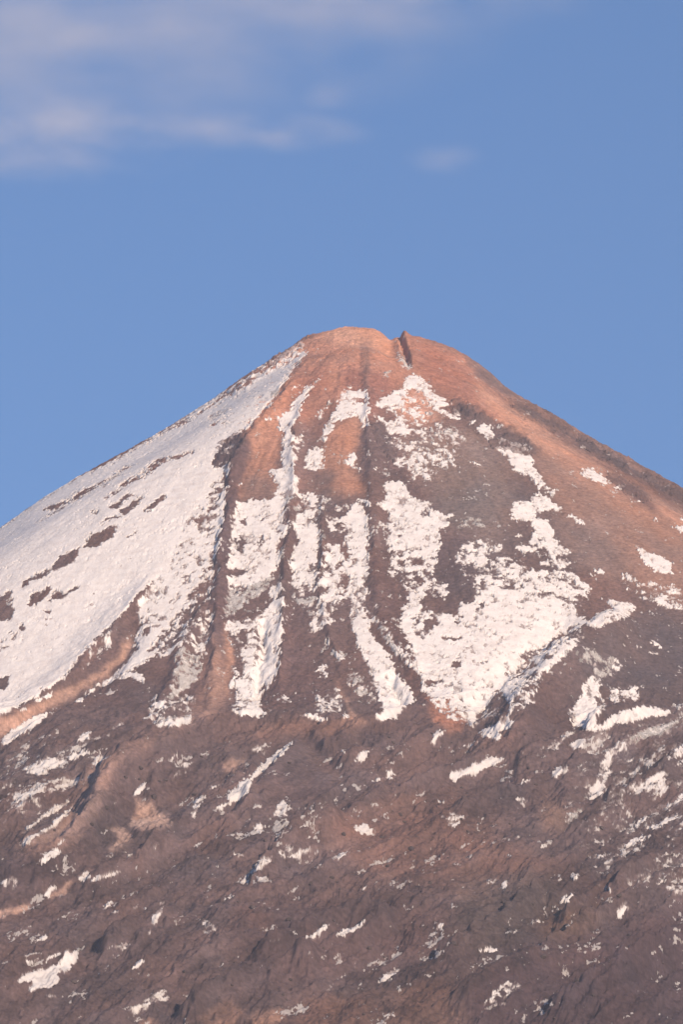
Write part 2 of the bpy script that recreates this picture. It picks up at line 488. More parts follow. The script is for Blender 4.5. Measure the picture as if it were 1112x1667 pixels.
# ground colour as seen in full light (sRGB), turned into reflectance further down
def lin(c):
    c = np.asarray(c, float) / 255
    return np.where(c <= .04045, c / 12.92, ((c + .055) / 1.055) ** 2.4)
COL = np.zeros((H, W, 3), np.float32)
def col(rgb, f, *p):
    paint(COL, [(p[i], p[i + 1]) for i in range(0, len(p), 2)], rgb, f)
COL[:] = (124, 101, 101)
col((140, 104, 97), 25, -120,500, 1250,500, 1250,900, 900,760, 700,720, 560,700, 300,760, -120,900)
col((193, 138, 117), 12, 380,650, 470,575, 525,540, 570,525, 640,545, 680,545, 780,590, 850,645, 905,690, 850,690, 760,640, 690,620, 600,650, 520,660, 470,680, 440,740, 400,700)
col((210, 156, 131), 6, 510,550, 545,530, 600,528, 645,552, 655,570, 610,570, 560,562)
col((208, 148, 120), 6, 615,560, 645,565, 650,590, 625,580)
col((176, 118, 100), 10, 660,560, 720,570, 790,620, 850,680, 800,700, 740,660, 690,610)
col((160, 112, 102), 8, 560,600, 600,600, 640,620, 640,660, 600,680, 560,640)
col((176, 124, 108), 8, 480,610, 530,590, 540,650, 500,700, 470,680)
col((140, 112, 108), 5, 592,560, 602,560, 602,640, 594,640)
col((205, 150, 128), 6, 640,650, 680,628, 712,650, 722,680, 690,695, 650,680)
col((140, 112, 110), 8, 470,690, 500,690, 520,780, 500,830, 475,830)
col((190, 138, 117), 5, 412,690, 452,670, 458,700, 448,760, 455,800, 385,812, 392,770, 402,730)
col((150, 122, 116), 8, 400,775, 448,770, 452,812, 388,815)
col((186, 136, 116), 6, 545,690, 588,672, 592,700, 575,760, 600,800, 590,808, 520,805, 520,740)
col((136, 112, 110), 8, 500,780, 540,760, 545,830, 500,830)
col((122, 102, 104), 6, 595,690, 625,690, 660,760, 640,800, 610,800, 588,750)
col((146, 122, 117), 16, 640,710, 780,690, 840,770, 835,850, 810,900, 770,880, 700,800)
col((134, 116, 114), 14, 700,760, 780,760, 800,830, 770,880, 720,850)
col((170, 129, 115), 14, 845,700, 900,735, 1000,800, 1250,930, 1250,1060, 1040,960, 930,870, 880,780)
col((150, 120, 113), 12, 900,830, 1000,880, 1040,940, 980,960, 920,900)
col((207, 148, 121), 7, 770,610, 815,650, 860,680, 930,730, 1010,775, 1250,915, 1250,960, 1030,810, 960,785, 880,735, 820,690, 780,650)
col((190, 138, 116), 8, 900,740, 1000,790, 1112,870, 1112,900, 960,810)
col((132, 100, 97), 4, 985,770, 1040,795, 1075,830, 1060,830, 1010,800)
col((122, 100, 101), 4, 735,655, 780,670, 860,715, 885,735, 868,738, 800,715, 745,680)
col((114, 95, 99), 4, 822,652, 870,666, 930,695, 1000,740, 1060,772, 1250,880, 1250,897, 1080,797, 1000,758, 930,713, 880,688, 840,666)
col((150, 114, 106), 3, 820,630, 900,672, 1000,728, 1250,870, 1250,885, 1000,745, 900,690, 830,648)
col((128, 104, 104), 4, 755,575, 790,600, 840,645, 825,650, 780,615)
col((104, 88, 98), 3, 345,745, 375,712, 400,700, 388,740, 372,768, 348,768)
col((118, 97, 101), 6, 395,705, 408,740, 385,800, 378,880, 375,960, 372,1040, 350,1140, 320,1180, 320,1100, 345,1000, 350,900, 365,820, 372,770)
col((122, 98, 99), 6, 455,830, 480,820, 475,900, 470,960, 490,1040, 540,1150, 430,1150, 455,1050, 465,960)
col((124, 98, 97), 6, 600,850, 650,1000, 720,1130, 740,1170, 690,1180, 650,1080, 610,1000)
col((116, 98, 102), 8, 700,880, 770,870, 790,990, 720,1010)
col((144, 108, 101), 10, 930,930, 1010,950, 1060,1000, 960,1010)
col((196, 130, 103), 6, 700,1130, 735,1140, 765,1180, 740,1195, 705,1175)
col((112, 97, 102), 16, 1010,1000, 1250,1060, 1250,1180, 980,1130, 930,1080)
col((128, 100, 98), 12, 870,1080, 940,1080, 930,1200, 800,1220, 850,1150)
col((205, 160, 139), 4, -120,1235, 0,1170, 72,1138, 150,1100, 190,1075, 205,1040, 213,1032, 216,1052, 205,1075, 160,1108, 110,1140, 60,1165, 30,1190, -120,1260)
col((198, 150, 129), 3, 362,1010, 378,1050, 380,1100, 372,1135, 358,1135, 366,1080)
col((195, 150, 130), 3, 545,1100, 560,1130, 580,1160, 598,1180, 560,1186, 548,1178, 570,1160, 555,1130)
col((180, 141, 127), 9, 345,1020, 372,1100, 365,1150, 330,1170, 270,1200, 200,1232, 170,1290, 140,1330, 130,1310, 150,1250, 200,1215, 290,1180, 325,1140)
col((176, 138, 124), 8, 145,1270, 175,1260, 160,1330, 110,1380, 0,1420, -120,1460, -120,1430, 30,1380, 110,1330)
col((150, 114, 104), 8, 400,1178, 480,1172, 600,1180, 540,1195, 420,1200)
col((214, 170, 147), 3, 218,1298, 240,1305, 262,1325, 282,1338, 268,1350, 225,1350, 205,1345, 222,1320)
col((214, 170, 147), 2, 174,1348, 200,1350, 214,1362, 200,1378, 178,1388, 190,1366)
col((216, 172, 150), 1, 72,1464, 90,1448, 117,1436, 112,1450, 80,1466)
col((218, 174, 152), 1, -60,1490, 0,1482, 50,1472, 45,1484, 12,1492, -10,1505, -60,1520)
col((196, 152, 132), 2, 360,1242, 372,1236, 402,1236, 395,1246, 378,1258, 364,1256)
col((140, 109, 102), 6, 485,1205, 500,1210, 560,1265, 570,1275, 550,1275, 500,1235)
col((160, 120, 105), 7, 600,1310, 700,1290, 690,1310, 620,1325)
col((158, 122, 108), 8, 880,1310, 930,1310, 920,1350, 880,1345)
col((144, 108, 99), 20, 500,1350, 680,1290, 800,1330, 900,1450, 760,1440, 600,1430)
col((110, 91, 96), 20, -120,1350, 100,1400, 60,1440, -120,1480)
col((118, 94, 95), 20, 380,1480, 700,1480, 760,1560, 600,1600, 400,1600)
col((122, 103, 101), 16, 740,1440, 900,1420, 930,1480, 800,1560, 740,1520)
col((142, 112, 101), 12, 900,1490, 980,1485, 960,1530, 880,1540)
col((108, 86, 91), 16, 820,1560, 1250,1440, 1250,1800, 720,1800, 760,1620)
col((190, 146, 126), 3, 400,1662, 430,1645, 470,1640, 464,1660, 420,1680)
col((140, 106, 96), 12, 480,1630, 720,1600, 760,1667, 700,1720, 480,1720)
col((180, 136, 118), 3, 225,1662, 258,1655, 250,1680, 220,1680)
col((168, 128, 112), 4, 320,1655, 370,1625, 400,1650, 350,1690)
COL = blur(COL[..., 0], 1)[..., None] * [1, 0, 0] + blur(COL[..., 1], 1)[..., None] * [0, 1, 0] + blur(COL[..., 2], 1)[..., None] * [0, 0, 1]
COL = COL.astype(np.float32)

# crags: how rough and dark the lava is (0..1)
CRAG = sheet() + np.float32(.42)
def crag(v, f, *p): paint(CRAG, [(p[i], p[i + 1]) for i in range(0, len(p), 2)], v, f)
crag(.55, 20, -120,1180, 330,1180, 700,1200, 1112,1000, 1250,1000, 1250,1800, -120,1800)
crag(.12, 8, 412,680, 600,660, 600,810, 380,815)
crag(.08, 14, 640,700, 800,700, 860,760, 820,920, 720,880, 690,780)
crag(.08, 8, 880,720, 1250,900, 1250,1080, 1000,960, 900,860, 850,740)
crag(.85, 5, 820,640, 900,672, 1000,728, 1250,870, 1250,905, 1000,765, 900,712, 830,680)
crag(1., 3, 345,745, 375,712, 400,700, 392,740, 372,768, 348,768)
crag(.7, 6, 735,640, 780,665, 885,735, 860,740, 745,690)
crag(.6, 6, 400,700, 385,800, 375,960, 345,1100, 330,1100, 345,1000, 350,900, 365,800)
crag(.1, 6, 0,1200, 190,1070, 215,1030, 216,1055, 120,1145, 0,1210)
crag(.05, 6, 345,1020, 372,1100, 365,1150, 300,1190, 200,1232, 150,1300, 130,1300, 200,1215, 325,1140)
crag(.1, 8, 430,1210, 500,1200, 580,1280, 480,1320, 400,1310)
crag(.15, 8, 240,1080, 280,1065, 280,1140, 200,1160, 120,1160)
crag(.15, 12, 930,1030, 1060,1000, 1200,1080, 1100,1120, 960,1080)
crag(.6, 5, 440,580, 500,550, 520,560, 440,620, 380,640)
crag(.75, 5, 640,545, 665,550, 675,600, 660,600)

# ------------------------------------------------------------------ relief lines (photograph pixels -> metres)
REL = sheet()
def relief(h, wl, wr, *p, sharp=1.0):
    """h metres high, wl/wr pixel widths left/right of the line walked downhill"""
    global REL
    if p[1] > 1290: h *= 1.45
    P = [(p[i], p[i + 1] + max(h, 0) * 1.9 * (0 if p[1] < 535 else 1)) for i in range(0, len(p), 2)]
    gy, gx = np.mgrid[0:H:2, 0:W:2].astype(np.float32); gx += X0; gy += Y0
    best = np.full(gx.shape, 1e9, np.float32); sgn = np.zeros_like(best); tt = np.zeros_like(best)
    L = [0]
    for i in range(len(P) - 1): L.append(L[-1] + math.dist(P[i], P[i + 1]))
    for i in range(len(P) - 1):
        (ax, ay), (bx, by) = P[i], P[i + 1]; dx, dy = bx - ax, by - ay; l2 = dx * dx + dy * dy
        t = np.clip(((gx - ax) * dx + (gy - ay) * dy) / l2, 0, 1)
        ex = gx - ax - t * dx; ey = gy - ay - t * dy
        d = np.sqrt(ex * ex + ey * ey); k = d < best
        best = np.where(k, d, best); sgn = np.where(k, np.sign(dx * ey - dy * ex), sgn)
        tt = np.where(k, (L[i] + t * math.sqrt(l2)) / L[-1], tt)
    w = np.where(sgn > 0, wl, wr)          # sgn>0: left in the picture when walking downward
    prof = np.exp(-(best / w) ** (2 * sharp)) * h * sstep(-.02, .15, tt) * sstep(1.02, .85, tt)
    prof = np.repeat(np.repeat(prof, 2, 0), 2, 1)[:H, :W]
    REL = REL + prof.astype(np.float32)
relief(5.5, 8, 14, 505,565, 470,620, 440,665, 395,720, 378,760, 368,820, 362,870, 355,920, 350,1000, 345,1080, 335,1170)
relief(4, 9, 8, 515,620, 490,660, 478,700, 474,760, 475,830, 466,900, 458,960, 462,1040, 452,1100, 445,1150)
relief(3, 10, 14, 600,560, 600,640, 605,700, 602,760, 607,850, 608,900, 615,1000, 650,1050, 680,1090, 700,1150)
relief(2.5, 5, 7, 522,800, 525,860, 520,950, 530,1020, 560,1100)
relief(-5, 6, 7, 428,1000, 430,1050, 424,1090, 418,1140)
relief(-4, 7, 7, 630,1090, 645,1120, 655,1150)
relief(13, 34, 40, 1040,985, 980,1025, 915,1065, 885,1110, 855,1160, 810,1220)
relief(-5, 26, 12, 940,1010, 880,1055, 830,1095, 790,1140, 765,1180)
relief(-6, 10, 14, 222,1000, 210,1050, 170,1095, 110,1135, 50,1170, -60,1230)
relief(5, 24, 6, 260,930, 222,975, 170,1032, 115,1095, 40,1150, -60,1200)
relief(5, 12, 14, 345,960, 300,1040, 280,1110, 250,1170)
relief(4, 8, 16, 300,1190, 380,1180, 470,1178, 600,1182, 700,1190)
relief(19, 24, 30, 320,1175, 260,1205, 195,1240, 160,1285, 135,1345, 80,1400, -60,1450)
relief(-6, 18, 14, 130,1255, 110,1300, 50,1350, -20,1400)
relief(6, 11, 26, 500,1200, 462,1235, 420,1280, 385,1335)
relief(5, 10, 20, 300,1210, 260,1260, 235,1310)
relief(6, 5, 16, 560,1325, 500,1350, 450,1385, 400,1440)
relief(7, 5, 18, 650,1470, 560,1480, 480,1510, 400,1545)
relief(7, 5, 18, 640,1480, 585,1510, 520,1545, 470,1580)
relief(9, 7, 24, 130,1535, 70,1560, 20,1600, -60,1640)
relief(5, 12, 24, 1000,1180, 960,1210, 930,1270, 900,1330)
relief(8, 9, 26, 1112,1240, 1030,1290, 960,1335, 910,1370)
relief(8, 5, 16, 1080,1400, 1020,1430, 980,1460, 900,1500)
relief(8, 5, 16, 1150,1410, 1060,1440, 1000,1480, 930,1520)
relief(8, 5, 22, 1150,1520, 1060,1555, 1000,1590, 880,1640)
relief(7, 5, 20, 960,1500, 900,1540, 820,1590, 720,1640)
relief(6, 5, 20, 900,1430, 850,1475, 780,1520, 700,1560)
relief(6, 6, 20, 1020,1150, 985,1170, 950,1190)
relief(8, 10, 24, 1200,1140, 1060,1160, 960,1200, 820,1250)
relief(7, 5, 20, 300,1480, 230,1500, 150,1540)
relief(6, 5, 16, 520,1560, 450,1580, 380,1610, 280,1650)
relief(6, 5, 14, 290,1340, 250,1380, 190,1430, 120,1450)
relief(5, 6, 12, 860,650, 900,672, 960,705, 1040,752, 1150,812)
relief(4, 6, 12, 740,650, 790,672, 850,705, 885,730)
REL1 = REL; REL = sheet()
relief(-4, 4, 4, 640,515, 649,545, 655,562, 661,580, 667,600)
relief(3.2, 2.5, 22, 650,532, 656,545, 661,560, 667,578, 671,594)
REL2 = blur(REL, 1); REL = REL1
relief(3, 5, 5, 500,555, 460,578, 420,605, 370,640)
REL = blur(REL, 1)

# ------------------------------------------------------------------ the terrain grid: a fan of columns, denser where the slope is seen closest
fine_a = np.linspace(-0.0580, 0.0580, 1230)
st = fine_a[1] - fine_a[0]
o = [fine_a[-1]]; s_ = st
while o[-1] < 1.1: s_ *= 1.13; o.append(o[-1] + s_)
o = np.array(o[1:]); A = np.concatenate([-o[::-1], fine_a, o])

def profile(r):
    r = np.sqrt(r * r + 26. ** 2) - 26.
    # cone .70, easing to .5 beyond the old crater terrace at 680 m, then running out on the plain
    z = AZ - .705 * r
    z = z + .20 * np.where(r > 690, (r - 690), 0) - .0
    z2 = 620 - .36 * (r - 1210)
    z = np.maximum(z, z2)
    z3 = 260 - .2 * (r - 2210)
    return np.maximum(z, z3)

def base(x, y):
    dx = x - AX; dy = y - AY
    r = np.hypot(dx, dy)
    return profile(r)

ty = np.arange(3000, 4560, 1.0)
_, pyc = project(np.full_like(ty, AX), ty, base(np.full_like(ty, AX), ty))
top = np.argmin(pyc)
targ = np.arange(1705, 520, -1.05)
tf = np.interp(targ, pyc[:top + 1][::-1], ty[:top + 1][::-1])
tf = tf[targ > pyc[top] + 1]
step = np.minimum(np.diff(tf), 1.35)
T = [tf[0]]
while T[-1] < 4508:
    i = np.searchsorted(tf, T[-1]); sp = step[min(i, len(step) - 1)]
    T.append(T[-1] + max(sp, .6))
b = [T[-1]]; s_ = 1.3
while b[-1] < 9500: s_ *= 1.10; b.append(b[-1] + s_)
f = [T[0]]; s_ = 1.5
while f[-1] > 250: s_ *= 1.09; f.append(f[-1] - s_)
f = [v for v in f[1:] if v > 200][::-1]
T = np.array(f + T + b[1:])
aa, tt = np.meshgrid(A, T)
x = aa * tt; y = tt.copy()
NR, NC = x.shape
print('grid', NR, NC)
z0 = base(x, y)

dx = x - AX; dy = y - AY
R = np.hypot(dx, dy); PHI = np.arctan2(dx, -dy)
# rills that run straight down the cone
rill = fbm(PHI * 26, R / 260., 3, 1) * np.clip(R / 400, 0, 1) * 1.6 + fbm(PHI * 70, R / 120., 3, 4) * np.clip(R / 450, 0, 1) * .8
conew = sstep(820, 640, R)
# lava flows of the lower slopes, lying obliquely
ang = math.radians(57)
U = x * math.cos(ang) + y * math.sin(ang); V = -x * math.sin(ang) + y * math.cos(ang)
SX, SY = x * 2.9, y * .75
c25, s25 = math.cos(math.radians(22)), math.sin(math.radians(22))
U2 = SX * c25 + SY * s25 + fbm(x / 50., y / 90., 3, 2) * 30; V2 = -SX * s25 + SY * c25 + fbm(x / 60., y / 150., 2, 5) * 22
flow = fbm(V2 / 55., U2 / 230., 5, 3, ridged=True, rot=.12) * 9.0 + fbm(V2 / 14., U2 / 52., 3, 6, ridged=True, rot=.12) * 1.2
MID = fbm(V2 / 20., U2 / 52., 4, 1, ridged=True, rot=.25, gain=.55); BLK = fbm(V2 / 6.5, U2 / 13., 3, 4, ridged=True, rot=.4, gain=.6)
flow = flow + MID * 2.3 + BLK * .75
big = fbm(x / 150., y / 150., 3, 5) * 5.0
rock = fbm(x / 5.5, y / 6.5, 4, 0, gain=.6)
rock2 = fbm(x / 2.1, y / 2.6, 2, 3, gain=.6)
rid = fbm(x / 9., y / 12., 4, 2, gain=.55, ridged=True)

# silhouette of the summit in the photograph
SIL = np.array([(-400,1120),(-120,940),(0,860),(60,818),(130,775),(200,737),(260,704),(300,680),(350,648),(400,611),(440,587),(470,569),(490,555),(508,545),(520,542),(526,544),(532,539),(545,536),(570,533),(600,535),(617,539),(625,547),(640,555),(646,559),(649,543),(655,542),(680,548),(710,557),(725,563),(740,569),(765,582),(780,593),(800,608),(820,627),(845,645),(870,659),(900,675),(940,699),(980,722),(1020,744),(1060,767),(1100,789),(1230,862),(1500,1010)], float)
def sm(v, hw):
    for _ in range(2): v = np.convolve(np.pad(v, hw, mode='edge'), np.ones(2 * hw + 1) / (2 * hw + 1), 'valid')
    return v
ZB = z0 + big * .6 * np.clip(R / 300, 0, 1)
px, py = project(x, y, ZB)
s0 = py.min(0)
def fit(zc, hw, width, n):
    """lift or lower the crest, column by column, until it stands where the photograph's skyline is"""
    px, py = project(x, y, zc); s_in = sm(py.min(0), 12)
    wgt = np.exp(-((py - s_in[None, :]) / width) ** 2)
    for k in range(n):
        px, py = project(x, y, zc)
        s = py.min(0); j = py.argmin(0); pxs = px[j, np.arange(NC)]
        err = s - np.interp(pxs, SIL[:, 0], SIL[:, 1])
        d = err * 4650. / F / CP
        lo, hi = np.searchsorted(A, -.0575), np.searchsorted(A, .0575)
        d[:lo] = d[lo:lo + 20].mean(); d[hi:] = d[hi - 20:hi].mean()
        d = d * sstep(.20, .062, np.abs(A))
        zc = zc + sm(d, hw)[None, :] * wgt
        print('sil', k, np.abs(err[(pxs > 0) & (pxs < 1112)]).mean(), np.abs(err[(pxs > 0) & (pxs < 1112)]).max())
    return zc
CB = blur(CRAG, 4)
def blurred_crag(a, b): return sample(CB, a, b)
ZB = fit(ZB, 25, 110., 3)
px, py = project(x, y, ZB)
RW1 = fbm(x / 8., y / 14., 3, 3) * 9; RW2 = fbm(x / 8., y / 14., 3, 4) * 6
DB = blur(D, 8)
rel = sample(REL, px + RW1, py + RW2) + sample(REL2, px, py)
front = sstep(60, -20, dy + .40 * np.abs(dx))      # surveyed relief belongs to the near side
z = ZB + rel * front + rill * conew * (1 - .75 * sample(DB, px, py)) + flow * (1 - conew) * (.2 + .8 * sstep(.06, .4, blurred_crag(px, py)))
z = fit(z, 8, 30., 3)
zs = z.copy()                                               # smooth ground, before stones
px, py = project(x, y, zs)

wx = fbm(x / 4.5, y / 8., 3, 5) * 5.0; wy = fbm(x / 4.5, y / 8., 3, 7) * 3.0
cg = sample(CRAG, px + wx * 1.5, py + wy * 1.5)
FW = .6 + .4 * sstep(320, 360, px)
dens = sample(D, px + wx * .7 + fbm(x / 1.5, y / 3., 2, 2) * FW * 6, py + wy * .7 + fbm(x / 1.5, y / 3., 2, 6) * FW * 3.4)
dens = dens - .05 * sstep(340, 380, px) * sstep(.55, .75, dens) * sstep(1160, 1130, py)
dens = np.where(dens > .3, dens - .05 * sstep(1150, 1230, py) * sstep(1.02, .6, dens), dens)
# patch noise: low, flat drifts between the stones
lw = sstep(1130, 1230, py)
n1 = fbm(x / 2.6, y / 4.2, 4, 1, gain=.72) + .35 * fbm(x / 9., y / 12., 2, 5)
ca, sa = math.cos(ang), math.sin(ang)
SYF = (zs * .974 - y * .225) * 2.9           # height on the slope face
U3 = SX * c25 + SYF * s25 + fbm(x / 40., SYF / 60., 2, 2) * 18; V3 = -SX * s25 + SYF * c25 + fbm(x / 40., SYF / 60., 2, 5) * 14
n2 = .75 * (MID + .2) + .3 * BLK + fbm(V3 / 3.2, U3 / 7., 3, 2, gain=.7, rot=.2) + .6 * fbm(V3 / 12., U3 / 45., 2, 5, rot=.1)
def rank_in(n, mask):
    q = np.sort(n[mask][::31]); return np.interp(n.ravel(), q, np.linspace(0, 1, len(q))).reshape(n.shape).astype(np.float32)
seen = (px > -60) & (px < 1172) & (y < AY)
Un = rank_in(n1, seen & (lw < .5)) * (1 - lw) + rank_in(n2, seen & (lw > .5) & (py < 1720)) * lw
m = dens - (.02 + .96 * Un)
# stones: where snow lies deep they are buried
bury = sstep(-.05, .25, m)
rough = (fbm(x / 1.6, y / 2.2, 3, 6, ridged=True) * .22 + rock * 1.15 + rid * .75 + rock2 * .28)
zr = zs + rough * (.28 + 1.25 * cg) * (1 - .8 * bury) + rock2 * .12
lowp = rock * .35 * (.28 + 1.25 * cg)
snowdepth = np.clip(m * 5.0, -2.2, 0.55 + .35 * fbm(x / 5., y / 8., 3, 6))
zn = zs + lowp * (1 - .85 * bury) + snowdepth + np.where(m > 0, .25, -.25 * 0) + fbm(x / 3., y / 5., 3, 4) * .12
zn = np.where(m < -.02, np.minimum(zn, zr - .4), zn)
zn = np.where((m > .015) & (dens > .93), np.maximum(zn, zr + .12), zn)

# ------------------------------------------------------------------ reflectance per vertex
K_ALB, HZ = .76, np.array([.02, .02, .03])
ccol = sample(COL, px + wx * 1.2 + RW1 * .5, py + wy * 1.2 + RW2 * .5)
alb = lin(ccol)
tone = 1 + .16 * fbm(x / 30., y / 45., 4, 3)[..., None] + .10 * fbm(x / 4., y / 6., 3, 6)[..., None] + .12 * np.clip(R / 400, 0, 1)[..., None] * fbm(PHI * 60, R / 90., 3, 2)[..., None] * conew[..., None]
redn = fbm(x / 22., y / 34., 4, 7)
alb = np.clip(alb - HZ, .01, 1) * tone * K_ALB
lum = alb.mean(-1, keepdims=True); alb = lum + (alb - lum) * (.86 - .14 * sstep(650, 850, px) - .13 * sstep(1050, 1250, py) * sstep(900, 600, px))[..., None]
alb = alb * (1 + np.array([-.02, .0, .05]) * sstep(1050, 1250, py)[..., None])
alb[..., 0] *= 1 + .12 * redn; alb[..., 2] *= 1 - .10 * redn
lava = sstep(.15, .7, fbm(x / 12., y / 18., 4, 4) * .5 + cg * .55)
alb = alb * (1 - (.20 + .22 * lw * sstep(.0, .5, fbm(V3 / 6., U3 / 18., 3, 5, rot=.2)))[..., None] * lava[..., None])
yz = y + 2.2 * zr
alb = alb * (1 + .34 * fbm(x / 1.9, yz / 2.4, 2, 1) + .42 * lw * fbm(V3 / 26., U3 / 130., 5, 4, rot=.12) + .12 * lw * fbm(x / 4. + yz / 9., yz / 5., 3, 0))[..., None]
dust = (sstep(-.22, .0, m) * sstep(.1, .25, dens) * (.42 + .3 * fbm(x / 1.5, y / 2.5, 2, 5)))[..., None]
alb = alb * (1 - dust) + np.array([.72, .66, .64]) * dust
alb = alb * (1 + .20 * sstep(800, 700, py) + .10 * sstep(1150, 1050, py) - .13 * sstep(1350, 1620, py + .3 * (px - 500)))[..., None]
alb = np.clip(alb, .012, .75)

# ------------------------------------------------------------------ materials
def new_mat(name):
    mt = bpy.data.materials.new(name); mt.use_nodes = True
    nt = mt.node_tree; nt.nodes.clear()
    return mt, nt, nt.nodes, nt.links

def rock_material(name, dark=1.0):
    mt, nt, N, L = new_mat(name)
    out = N.new('ShaderNodeOutputMaterial'); bs = N.new('ShaderNodeBsdfPrincipled')
    at = N.new('ShaderNodeAttribute'); at.attribute_name = 'surface_colour'
    tc = N.new('ShaderNodeTexCoord')
    mp = N.new('ShaderNodeMapping'); mp.inputs['Scale'].default_value = (1, .7, 1)
    n1 = N.new('ShaderNodeTexNoise'); n1.inputs['Scale'].default_value = .55; n1.inputs['Detail'].default_value = 6; n1.inputs['Roughness'].default_value = .7
    mr = N.new('ShaderNodeMapRange'); mr.inputs[1].default_value = .3; mr.inputs[2].default_value = .7; mr.inputs[3].default_value = .74 * dark; mr.inputs[4].default_value = 1.26 * dark
    mx = N.new('ShaderNodeVectorMath'); mx.operation = 'SCALE'
    bp = N.new('ShaderNodeBump'); bp.inputs['Strength'].default_value = .55; bp.inputs['Distance'].default_value = .8
    L.new(tc.outputs['Object'], mp.inputs[0]); L.new(mp.outputs[0], n1.inputs['Vector'])
    L.new(n1.outputs[0], mr.inputs[0]); L.new(at.outputs['Color'], mx.inputs[0]); L.new(mr.outputs[0], mx.inputs['Scale'])
    L.new(mx.outputs[0], bs.inputs['Base Color']); L.new(n1.outputs[0], bp.inputs['Height']); L.new(bp.outputs[0], bs.inputs['Normal'])
    bs.inputs['Roughness'].default_value = .95; bs.inputs['Specular IOR Level'].default_value = .15
    L.new(bs.outputs[0], out.inputs[0])
    return mt

def snow_material():
    mt, nt, N, L = new_mat('old_snow')
    out = N.new('ShaderNodeOutputMaterial'); bs = N.new('ShaderNodeBsdfPrincipled')
    tc = N.new('ShaderNodeTexCoord')
    n1 = N.new('ShaderNodeTexNoise'); n1.inputs['Scale'].default_value = .16; n1.inputs['Detail'].default_value = 7; n1.inputs['Roughness'].default_value = .65
    cr = N.new('ShaderNodeValToRGB')
    cr.color_ramp.elements[0].position = .28; cr.color_ramp.elements[0].color = (.84, .81, .80, 1)
    cr.color_ramp.elements[1].position = .55; cr.color_ramp.elements[1].color = (1, 1, 1, 1)
    at = N.new('ShaderNodeAttribute'); at.attribute_name = 'surface_colour'; mu = N.new('ShaderNodeVectorMath'); mu.operation = 'MULTIPLY'
    L.new(cr.outputs[0], mu.inputs[0]); L.new(at.outputs['Color'], mu.inputs[1])
    n2 = N.new('ShaderNodeTexNoise'); n2.inputs['Scale'].default_value = .8; n2.inputs['Detail'].default_value = 4
    bp = N.new('ShaderNodeBump'); bp.inputs['Strength'].default_value = .5; bp.inputs['Distance'].default_value = .6
    L.new(tc.outputs['Object'], n1.inputs['Vector']); L.new(tc.outputs['Object'], n2.inputs['Vector'])
    L.new(n1.outputs[0], cr.inputs[0]); L.new(mu.outputs[0], bs.inputs['Base Color'])
    L.new(n2.outputs[0], bp.inputs['Height']); L.new(bp.outputs[0], bs.inputs['Normal'])
    bs.inputs['Roughness'].default_value = .8; bs.inputs['Specular IOR Level'].default_value = .2
    L.new(bs.outputs[0], out.inputs[0])
    return mt
ROCK = rock_material('volcanic_rock'); SNOWM = snow_material()

# ------------------------------------------------------------------ meshes
thin = np.maximum(sstep(.0, .24, m + .05 * fbm(x / 1.3, y / 2.2, 2, 2)), sstep(.9, .96, dens))
tone_s = (.58 + .25 * thin) * (1 - .13 * lw) * (1 + .05 * fbm(x / 14., y / 24., 3, 3))
scol = (tone_s * (.72 + .28 * thin))[..., None] * np.array([1., .975, .95]) + alb * (.28 * (1 - thin))[..., None]
scol = np.clip(scol, .05, .88)
def build(name, co, quads, mat, colour=None, origin=(0, 0, 0)):
    me = bpy.data.meshes.new(name)
    nv, nf = len(co), len(quads)
    me.vertices.add(nv); me.vertices.foreach_set('co', (co - np.array(origin)).astype(np.float32).ravel())
    me.loops.add(nf * 4); me.loops.foreach_set('vertex_index', quads.astype(np.int32).ravel())
    me.polygons.add(nf); me.polygons.foreach_set('loop_start', np.arange(0, nf * 4, 4, dtype=np.int32))
    me.update(calc_edges=True)
    me.polygons.foreach_set('use_smooth', np.ones(nf, bool))
    if colour is not None:
        at = me.attributes.new('surface_colour', 'FLOAT_COLOR', 'POINT')
        c4 = np.concatenate([colour, np.ones((nv, 1))], 1).astype(np.float32)
        at.data.foreach_set('color', c4.ravel())
    me.materials.append(mat); me.validate()
    ob = bpy.data.objects.new(name, me); C.objects.link(ob); ob.location = origin
    return ob

def tag(o, label=None, cat=None, group=None, kind=None):
    if label: o['label'] = label
    if cat: o['category'] = cat
    if group: o['group'] = group
    if kind: o['kind'] = kind

idx = np.arange(NR * NC).reshape(NR, NC)
Q = np.stack([idx[:-1, :-1], idx[:-1, 1:], idx[1:, 1:], idx[1:, :-1]], -1).reshape(-1, 4)
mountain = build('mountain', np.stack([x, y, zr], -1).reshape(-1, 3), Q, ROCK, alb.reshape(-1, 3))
tag(mountain, kind='structure')

